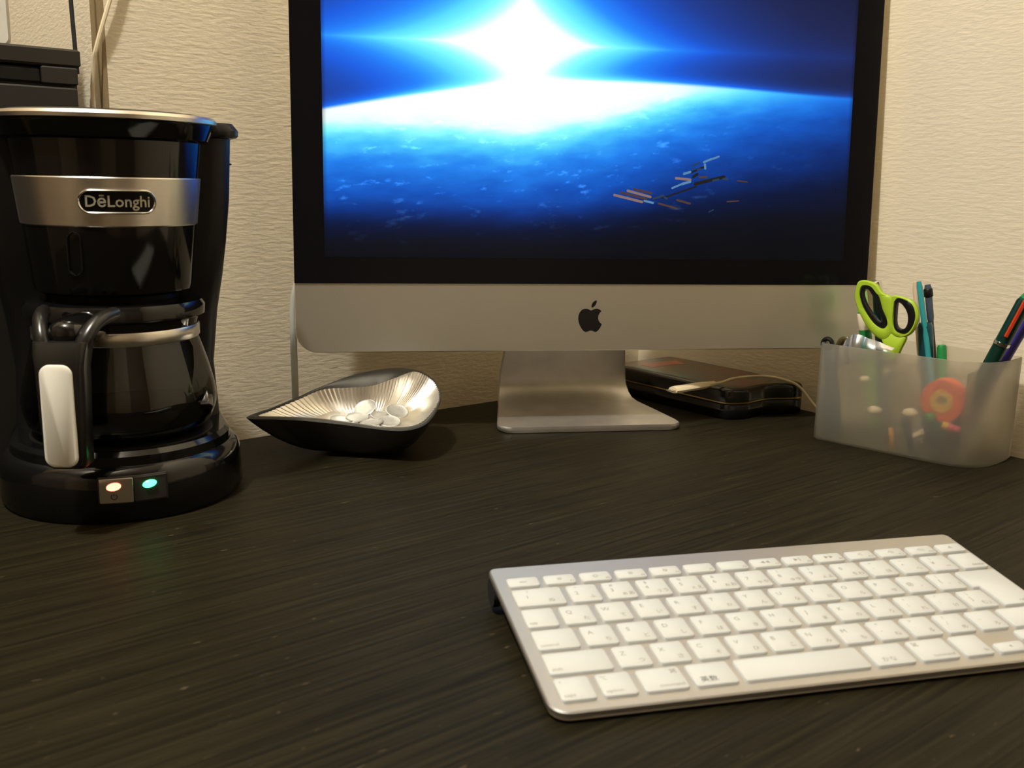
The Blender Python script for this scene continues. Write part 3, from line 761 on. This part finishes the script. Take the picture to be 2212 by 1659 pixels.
# ------------------------------------------------------------------ bowl with coins
bowl = thing('bowl', 'leaf-shaped metal bowl with ridged silver inside holding coins', 'bowl', (-0.122, 0.800, 0.0))
ro_ = [(-208.6, 754.5, 36.0), (-185.5, 759.5, 34.0), (-164.2, 762.5, 32.5), (-134.7, 763.0, 30.0), (-107.9, 759.1, 28.0), (-85.4, 755.0, 28.0), (-69.3, 762.0, 31.0), (-61.3, 784.0, 37.0), (-59.6, 813.8, 43.0), (-64.5, 839.3, 48.0), (-74.0, 855.0, 53.0), (-86.7, 857.6, 57.5), (-100.1, 853.0, 60.0), (-116.6, 848.5, 59.0), (-139.4, 840.0, 55.0), (-160.1, 823.7, 49.0), (-179.7, 803.0, 42.0), (-197.3, 776.0, 38.0)]
ri_ = [(-200.9, 762.6, 36.0), (-184.5, 768.0, 34.5), (-165.0, 773.0, 33.0), (-137.0, 774.0, 30.5), (-111.6, 769.0, 28.5), (-88.0, 764.8, 28.5), (-73.5, 770.0, 31.0), (-64.5, 787.5, 37.2), (-61.5, 813.6, 43.2), (-66.0, 837.2, 48.2), (-75.5, 851.5, 53.2), (-87.2, 852.0, 57.0), (-101.8, 836.0, 54.0), (-119.4, 827.0, 49.0), (-138.1, 824.0, 47.5), (-160.0, 818.1, 46.5), (-177.5, 798.5, 41.5), (-193.8, 773.5, 37.5)]
K = 12
RO = [Vector((p[0] + 122, p[1] - 800, p[2])) * mm for p in spline(ro_, K)]
RI = [Vector((p[0] + 122, p[1] - 800, p[2])) * mm for p in spline(ri_, K)]
n = len(RO)
def bring(Rm, t, z0, foot, pw, ridge=0.0):
    out = []
    for i in range(n):
        p = Rm[i]; a = math.atan2(p.y, p.x); f0 = Vector((foot * math.cos(a), foot * .8 * math.sin(a), 0))
        xy = f0.lerp(Vector((p.x, p.y, 0)), t ** 0.86)
        z = z0 + (p.z - z0) * t ** pw
        if ridge:
            k = (1 if i % 2 else -1) * ridge
            xy = xy * (1 + k); z += abs(k) * 0.004 * (1 if i % 2 else -1)
        out.append((xy.x, xy.y, z))
    return out
ts = [0, .08, .2, .35, .5, .65, .8, .92, 1.0]
G().rings([bring(RO, t, .0012, .026, 1.75) for t in ts], True, False).obj('outer_shell', M['bowl_out'], bowl, 60)
G().rings([bring(RI, t, .0250, .010, 2.6, ridge=0.010 * min(1, t * 1.3)) for t in (0, .12, .28, .42, .56, .7, .82, .92, 1.0)], True, False).obj('ridged_inside', M['bowl_in'], bowl, 12)
lipv = [bring(RO, 1.0, .0012, .026, 1.75), [tuple(Vector(a).lerp(Vector(c), .25) + Vector((0, 0, .0009))) for a, c in zip(RO, RI)], [tuple(Vector(a).lerp(Vector(c), .8) + Vector((0, 0, .0007))) for a, c in zip(RO, RI)], bring(RI, 1.0, .0250, .01, 2.6, ridge=0.010)]
G().rings(lipv, False, False).obj('lip', M['bowl_lip'], bowl, 60)
coin_g = G().lathe([(.0090, 0), (.0098, .0003), (.0098, .0012), (.0090, .0015), (.0086, .0012), (.0040, .0012)], 28)
coin_me = None
coins = [(-.1235, .8120, .0320, 34, -25, 'pale coin propped highest against the others in the bowl'),
         (-.1280, .7980, .0275, 10, 20, 'coin lying just left of the propped coin in the bowl'),
         (-.1400, .7920, .0268, 6, 80, 'leftmost coin of the loose coins in the bowl'),
         (-.1140, .7830, .0268, 9, -60, 'coin at the front middle of the coins in the bowl'),
         (-.0960, .8050, .0315, 24, 30, 'coin leaning on the right side of the bowl, topmost there'),
         (-.1000, .7860, .0272, 14, 10, 'coin lowest at the right front of the bowl'),
         (-.1080, .7990, .0285, 12, 50, 'coin half covered in the middle of the bowl')]
coin_me = None
for k, (x, y, z, tl_, rz_, lab) in enumerate(coins):
    if coin_me is None:
        o = coin_g.obj('coin', M['coin'], smooth=50); coin_me = o.data
    else:
        o = link(bpy.data.objects.new('coin', coin_me))
    o.location = (x, y, z); o.rotation_euler = (R(tl_), 0, R(rz_))
    tag(o, lab, 'coin', 'coins in the bowl')

# ------------------------------------------------------------------ tin box and charging cable
tin = thing('tin_box', 'black tin box with a printed orange and teal lid and gold seam under the computer', 'tin', (0.0, 0.0, 0.0))
tp_ = [(219, 934), (229, 938), (240, 948), (251, 957), (263, 961), (276, 963), (288, 968), (293, 976), (290, 986), (276, 1004), (240, 1049), (200, 1098), (182, 1114), (166, 1108), (140, 1087), (117, 1066), (112, 1054), (118, 1043), (150, 1004), (192, 951), (204, 937), (211, 933)]
tpoly = [(p[0] * mm, p[1] * mm) for p in spline([(a, c, 0) for a, c in tp_], 4)]
G().prism(tpoly, 0.0, .0155, .0015).obj('base', M['tin'], tin, 50)
G().prism(inset(tpoly, -.0006), .0158, .0170).obj('seam', M['gold'], tin, 50)
G().rings([[(x, y, z) for x, y in inset(tpoly, d)] for z, d in ((.0172, 0), (.0265, 0), (.0290, .001), (.0302, .0035))]).obj('lid', M['tin'], tin, 50)
def lid_mat():
    m = mat('printed_lid', rgb(60, 40, 30), 0.25); nt = m.node_tree; L = nt.links.new; b = nt.nodes['Principled BSDF']
    tc = nt.nodes.new('ShaderNodeTexCoord'); mp = nt.nodes.new('ShaderNodeMapping'); mp.inputs['Rotation'].default_value = (0, 0, R(51)); mp.inputs['Scale'].default_value = (14, 50, 1)
    L(tc.outputs['Object'], mp.inputs[0])
    n1 = nt.nodes.new('ShaderNodeTexNoise'); n1.inputs['Scale'].default_value = 0.9; n1.inputs['Detail'].default_value = 3; L(mp.outputs[0], n1.inputs['Vector'])
    cr = nt.nodes.new('ShaderNodeValToRGB'); e = cr.color_ramp.elements
    e[0].position = .30; e[0].color = (*rgb(24, 20, 18), 1); e[1].position = .70; e[1].color = (*rgb(40, 26, 20), 1)
    for p, c in ((.38, (34, 86, 84)), (.44, (56, 44, 34)), (.50, (84, 52, 36)), (.56, (112, 62, 42)), (.62, (60, 36, 28))):
        k = e.new(p); k.color = (*rgb(*c), 1)
    L(n1.outputs['Fac'], cr.inputs[0]); L(cr.outputs[0], b.inputs['Base Color'])
    return m
pl = inset(tpoly, .006)
G().prism(pl, .0300, .0305).obj('lid_print', lid_mat(), tin, 50)
tealp = [(.2035, .950), (.158, 1.006), (.128, 1.043), (.1335, 1.0475), (.166, 1.010), (.210, .956)]
G().prism(tealp, .0303, .03062).obj('lid_stripe', mat('teal_print', rgb(28, 82, 78), .3, var=.3, scale=120), tin, None)
orp = [(.150, 1.040), (.139, 1.055), (.158, 1.075), (.182, 1.083), (.192, 1.066), (.172, 1.060)]
G().prism(orp, .0303, .03064).obj('lid_patch', mat('orange_print', rgb(150, 74, 48), .3, var=.35, scale=90), tin, None)

cc = thing('charging_cable', 'white charging cable with a flat plug resting on the tin box lid', 'cable', (0, 0, 0))
p0, p1 = Vector((.1515, .9080, .0338)), Vector((.1960, .9400, .0344))
d = (p1 - p0)
G().tube([p0, p0 + d * .05, p0 + d * .70, p0 + d * .84], [(.0030, .0058), (.0033, .0064), (.0033, .0064), (.0029, .0044)], 12, flat=(0, 0, 1)).obj('plug', M['cord_white'], cc)
G().tube([p0 - d * .10, p0 + d * .05], [(.0010, .0042), (.0010, .0042)], 10, flat=(0, 0, 1)).obj('connector', M['steel'], cc)
G().tube([p0 + d * .84, p1], [(.0028, .0034), (.0028, .0034)], 10, flat=(0, 0, 1)).obj('collar', M['cord_white'], cc)
G().tube(spline([p1 - d * .05, p1 + d * .2, (.222, .9640, .0355), (.250, .9745, .0362), (.272, .9700, .0340), (.286, .9630, .0285), (.300, .9560, .012), (.312, .950, .0018), (.322, .945, .0013)], 7, False), .0013, 8).obj('wire', M['cord_white'], cc)

# ------------------------------------------------------------------ desk organizer and its contents
OX, OY = Vector((.7266, -.687, 0)), Vector((.687, .7266, 0)); O0 = Vector((.272, .867, 0))
OR = math.atan2(-.687, .7266)
def W(x, y, z): return O0 + (OX * x + OY * y) * mm + Vector((0, 0, z * mm))
org = thing('desk_organizer', 'frosted white plastic desk organizer crammed with pens beside the right wall', 'organizer', O0, (0, 0, OR))
OT = [(0, 5), (1.5, 1.5), (5, 0), (60, 0), (110, 0), (122, 1.2), (133, 6), (141, 14), (146, 25), (148.5, 38), (149.5, 55), (149, 65), (145.5, 69.5), (140, 70.8), (70, 78), (8, 84.4), (2.5, 82.5), (0, 77)]
OP = [(x * mm, y * mm) for x, y in OT]
def orr(d, z): return [(x, y, z * mm) for x, y in inset(OP, d * mm)]
og = G().rings([orr(1.5, .2), orr(0, 2.0), orr(0, 40), orr(0, 87.2), orr(.4, 88), orr(1.2, 88), orr(1.7, 87.2), orr(1.7, 40), orr(1.7, 3.0), orr(2.6, 2.0)], True, True)
og.obj('tray', M['frost'], org, 50)
G().box(31 * mm, 32.4 * mm, 2 * mm, 79.5 * mm, 2.2 * mm, 80 * mm, .0004).obj('divider', M['frost'], org)
G().box(127 * mm, 128.4 * mm, 5 * mm, 70 * mm, 2.2 * mm, 78 * mm, .0004).obj('divider', M['frost'], org)

def stick(name, label, cat, p0, p1, r, m, parts=(), group=None, seg=12):
    """straight pen-like thing from p0 (foot) to p1 (top); parts = (name, t0, t1, radius factor, material)"""
    p0, p1 = W(*p0), W(*p1); d = p1 - p0
    t = thing(name, label, cat, p0, (0, 0, 0), group)
    used = sorted([(a, c) for _, a, c, k, _ in parts if k >= 1 or True])
    G().tube([Vector((0, 0, 0)), d * .04, d * .97, d], [r * mm * .8, r * mm, r * mm, r * mm * .75], seg).obj('barrel', m, t, 50)
    for nm, a, c, k, pm in parts:
        G().tube([d * a, d * (a + .1 * (c - a)), d * (a + .9 * (c - a)), d * c], [r * k * mm * .85, r * k * mm, r * k * mm, r * k * mm * .8], seg).obj(nm, pm, t, 50)
    return t

# scissors with lime handles
sc = thing('scissors', 'lime green scissors with black-lined finger loops standing in the organizer', 'scissors', W(50, 30, 4), (R(0), 0, OR))
def SP(x, z, y=0.0): return Vector(((x - 50) * mm, y * mm, (z - 4) * mm))
def slab(outer, inner, y0, y1, name, m, sm=50):
    """flat ring / plate in the xz plane with thickness along y; inner may be None"""
    o_ = spline([(x, z, 0) for x, z in outer], 5)
    if inner:
        i_ = spline([(x, z, 0) for x, z in inner], 5)
        k = min(len(o_), len(i_)); 
        R0 = [SP(p.x, p.y) for p in o_]; R1 = [SP(p.x, p.y) for p in i_]
        f_ = lambda Rr, y: [(p.x, y * mm, p.z) for p in Rr]
        e = [a.lerp(c, .18) for a, c in zip(R0, R1)]; h = [a.lerp(c, .82) for a, c in zip(R0, R1)]
        yy = (y1 - y0) * .22
        rings = [f_(R0, y0 + yy), f_(e, y0), f_(h, y0), f_(R1, y0 + yy), f_(R1, y1 - yy), f_(h, y1), f_(e, y1), f_(R0, y1 - yy), f_(R0, y0 + yy)]
        return G().rings(rings, False, False).obj(name, m, sc, sm)
    q = [(SP(p.x, p.y).x, SP(p.x, p.y).z) for p in o_]
    return G().rings([XZ(inset(q, .0006), y0 * mm), XZ(q, (y0 + .7) * mm), XZ(q, (y1 - .7) * mm), XZ(inset(q, .0006), y1 * mm)]).obj(name, m, sc, sm)
Lo = [(19.5, 143), (16.3, 134), (17.0, 125), (23.5, 112), (34, 99), (46, 93), (53, 100), (53, 112), (51, 124), (48.5, 131.5), (41, 134), (33, 142)]
Li = [(23.5, 138.5), (21.3, 133), (23, 126), (27.6, 118), (36.5, 108), (44, 104.3), (47.5, 107), (46.5, 112), (42.5, 119), (38.5, 129), (34.5, 134), (29.5, 138.5)]
slab(Lo, Li, -3.2, 3.2, 'finger_loop', M['lime'])
Lb0 = [(23.3, 138.8), (21.0, 133), (22.7, 125.8), (27.2, 117.6), (36.2, 107.5), (44.2, 103.8), (48.2, 107), (47, 112.5), (43, 119.4), (39, 129.3), (34.9, 134.4), (29.7, 138.9)]
Lb1 = [(25.0, 135.8), (23.5, 132), (25.2, 126.5), (29.2, 120), (37.2, 111.2), (41.2, 108.8), (43.2, 109.6), (42.2, 113), (38.5, 119), (35.5, 127), (32.0, 131.5), (28.4, 135.6)]
slab(Lb0, Lb1, -3.6, 3.6, 'loop_lining', M['blackm'])
Ro = [(50.5, 132.5), (57, 132.5), (67.5, 129.6), (73.2, 121), (73.3, 112), (70, 103), (64, 98), (57, 97), (51, 101), (49.5, 110), (49.5, 118), (49.5, 126)]
Ri = [(53.2, 127.8), (57, 128.5), (63.2, 124.5), (66.8, 117), (67.0, 110), (65, 104.8), (61.5, 102.8), (58, 103.4), (54.8, 106), (53, 111), (52.6, 118), (52.6, 124)]
slab(Ro, Ri, -3.0, 3.0, 'finger_loop', M['lime'])
Rb0 = [(53.5, 130.6), (58, 131.8), (68, 128.2), (72.3, 120), (72.2, 112), (69.3, 104.8), (64.8, 100.8), (58.4, 101.6), (55, 104.5), (53.6, 110), (53.2, 118), (53.0, 125)]
Rb1 = [(54.6, 126.3), (57, 127.2), (61.8, 123), (64.9, 117), (65.3, 110.5), (63.9, 106.3), (61.4, 104.6), (58.4, 105.0), (55.9, 107), (54.6, 111), (54.2, 118), (54.1, 123)]
slab(Rb0, Rb1, -3.5, 3.5, 'loop_lining', M['blackm'])
slab([(44, 97), (52, 100), (60, 99), (65, 97.5), (62, 88), (58, 78), (52, 74), (47, 78), (46, 88)], None, -2.6, 2.6, 'handle_neck', M['lime'])
for sx, y0 in ((-1, -1.7), (1, .2)):
    q = [(52.5 + sx * 5.0, 80), (52.5 + sx * 5.2, 60), (52.5 + sx * 2.2, 5), (52.5 - sx * .6, 5), (52.5 - sx * 1.6, 62), (52.5 - sx * 1.6, 80)]
    G().rings([XZ([(SP(*p).x, SP(*p).z) for p in q], y * mm) for y in (y0, y0 + 1.5)]).obj('blade', M['blade'], sc, None)
G().tube([SP(52.5, 66, -2.6), SP(52.5, 66, 2.6)], .0032, 14).obj('pivot_screw', M['chrome'], sc)

stick('pen', 'chrome-capped teal pen with a painted white highlight strip seen through the left scissor loop', 'pen', (46, 52, 5), (28.0, 44, 139.5), 4.0, M['dteal'], [('cap', .945, 1.025, 1.25, M['chrome']), ('clip', .70, .93, .99, M['white'])])  # white strip puts the barrel's highlight into the colour
stick('marker', 'bright green and cream marker behind the lime scissor handle', 'marker', (30, 66, 5), (8.5, 57, 133), 5.0, M['lgreen'], [('cap', .52, .86, 1.08, M['green']), ('label_band', .70, .84, 1.12, M['cream'])])
stick('craft_stick', 'pale wooden stick left of the teal pen in the organizer', 'stick', (78, 62, 5), (59.5, 50, 144), 2.2, M['pink'])
stick('pen', 'thin teal pen standing tallest in the organizer', 'pen', (97, 46, 5), (66, 42, 145.5), 2.4, M['teal'], [('tip', 0, .06, .8, M['graphite'])])
stick('marker', 'dark teal marker with black clip behind the teal pen', 'marker', (86, 52, 5), (73, 47, 110), 6.0, M['dteal'], [('cap', .66, 1.0, 1.06, M['dteal'])])
stick('pen', 'grey pen with a dark clip right of the teal pen', 'pen', (92, 62, 5), (69, 55, 141), 2.4, M['graphite'], [('cap', .78, 1.01, 1.25, M['slate']), ('clip_end', .93, .985, 1.6, M['blackm'])])
stick('pen', 'green pen low behind the teal pen, just above the organizer rim', 'pen', (98, 52, 5), (88, 50, 92), 4.0, M['green'])
stick('pen', 'dark green multicolour pen with an orange-red slider leaning right', 'pen', (108, 30, 10), (158, 24, 141), 6.0, M['dgreen'], [('clip', .70, .725, 1.12, M['chrome']), ('tip', 0, .1, .7, M['graphite'])])
mp_ = [o for o in COL.objects if o.type == 'EMPTY'][-1]
dd = W(158, 24, 141) - W(108, 30, 10); off = OY * -.0054 + OX * .0016
G().tube([dd * .76 + off, dd * .985 + off], [.0016, .0016], 8).obj('slider', M['red'], mp_)
G().tube([dd * .99, dd * 1.03], [.0050, .0030], 12).obj('button', M['green'], mp_)
stick('pen', 'violet-blue pen leaning right in front of the multicolour pen', 'pen', (109, 46, 8), (157, 47, 128), 4.6, M['purple'], [('cap', .93, 1.02, 1.05, M['chrome'])])
# small black tool with ring end
bt = thing('nail_file', 'slate-grey tool with a small black ring end in the left compartment of the organizer', 'tool', W(15, 11, 3), (0, 0, OR))
G().rings([XZ(rpoly(-.0085, .0085, 0, .045, .004, 3), -.0012), XZ(rpoly(-.0085, .0085, 0, .045, .004, 3), .0012)]).xf(Matrix.Rotation(R(-8), 4, 'Y')).obj('blade', M['slate'], bt)
G().tube([(-.004, 0, .04), (-.0105, 0, .077)], [(.0030, .0062), (.0024, .0052)], 10, flat=(0, 1, 0)).obj('handle', M['slate'], bt)
G().torus((-.0118, -.001, .0835), (1, 0, 0), (0, 0, 1), .0044, .0021, 24, 8).obj('ring', M['blackm'], bt)
# olive clip behind the wrapper
tag(G().tube(spline([W(6, 20, 60), W(8, 20, 80), W(12, 18, 89), (W(17, 17, 91)), W(20, 17, 85), W(21, 18, 70)], 6, False), [(.0016, .003)] * 31, 8, flat=OY).obj('hair_clip', M['olive']), 'olive-brown curved clip beside the black ring in the organizer', 'clip')
# clear wrapper: a bent clear sheet
wp = [(14, 14, 84), (24, 13, 97), (40, 12, 95.5), (62, 12, 90)]
wq = [(16, 9, 66), (27, 8, 71), (43, 7, 76), (61, 8, 82)]
a_, c_ = spline([W(*p) for p in wp], 5, False), spline([W(*p) for p in wq], 5, False)
rows = []
for k in range(6):
    t = k / 5; rows.append([p.lerp(q, t) + OY * (-.004 * math.sin(PI * t) + .001 * math.sin(9 * i / len(a_) * PI)) for i, (p, q) in enumerate(zip(a_, c_))])
g = G().rings(rows, False, False, closed=False); g.rings([[Vector(p) + OY * .0008 for p in r] for r in rows], False, False, closed=False)
tag(g.obj('plastic_wrapper', M['clear'], smooth=60), 'crumpled clear plastic wrapper bulging over the front left rim of the organizer', 'wrapper')
# inside, seen through the frosted wall
tr = thing('tape_roll', 'orange and yellow tape roll blurred behind the frosted front of the organizer', 'tape', W(107, 17, 51), (0, 0, OR))
rp = [(.0065, -.007), (.0160, -.007), (.0175, -.006), (.0175, .006), (.0160, .007), (.0065, .007)]
def torusprof(pr, m, name):
    G().rings([[(r * math.cos(a), y, r * math.sin(a)) for r, y in pr] for a in [2 * PI * i / 36 for i in range(37)]], False, False).obj(name, m, tr)
torusprof([(.0095, -.0068), (.0172, -.0068), (.0178, -.006), (.0178, .006), (.0172, .0068), (.0095, .0068), (.0095, -.0068)], M['orange'], 'tape')
torusprof([(.0045, -.0075), (.0095, -.0075), (.0095, .0075), (.0045, .0075), (.0045, -.0075)], M['yellow'], 'core')
def pebble(name, label, cat, c, r, m, sx=1, sz=1):
    prof = [(r * mm * sx * math.sin(PI * i / 8), -r * mm * sz * math.cos(PI * i / 8)) for i in range(1, 8)]
    return tag(G().lathe(prof, 18).obj(name, m, loc=W(*c), smooth=80), label, cat)
pebble('push_pin', 'round green pin head blurred low behind the frosted organizer front', 'pin', (100, 8, 36), 5.2, M['green'])
stick('crayon', 'pink-red crayon lying below the orange tape roll', 'crayon', (110, 9, 32), (124, 12, 29), 3.4, M['magenta'], [('wrapper', .0, .35, 1.08, M['yellow'])])
pebble('eraser', 'cream eraser blurred low left behind the frosted organizer front', 'eraser', (52, 9, 34), 6.0, M['cream'], 1, .7)
pebble('eraser', 'cream eraser left of the green pin behind the frosted front', 'eraser', (83, 9, 37), 6.4, M['cream'], 1, .7)
pebble('cap', 'cream cap high up behind the frosted front below the scissors', 'cap', (41, 8, 60), 4.4, M['cream'], 1, .7)
stick('pencil', 'short wooden pencil standing behind the frosted front', 'pencil', (72, 6, 4), (69, 6, 22), 2.4, M['wood'])
stick('pen', 'navy pen lying askew low behind the frosted front at right', 'pen', (116, 7, 6), (98, 7, 28), 3.0, M['navy'])
stick('pen', 'slate-grey pen stub leaning left of the navy pen behind the front', 'pen', (89, 7, 5), (79, 7, 34), 3.0, M['slate'])
stick('eraser_stick', 'cream stick eraser lying between the two dark stubs', 'eraser', (87, 8, 17), (97, 15, 24), 3.0, M['cream'])
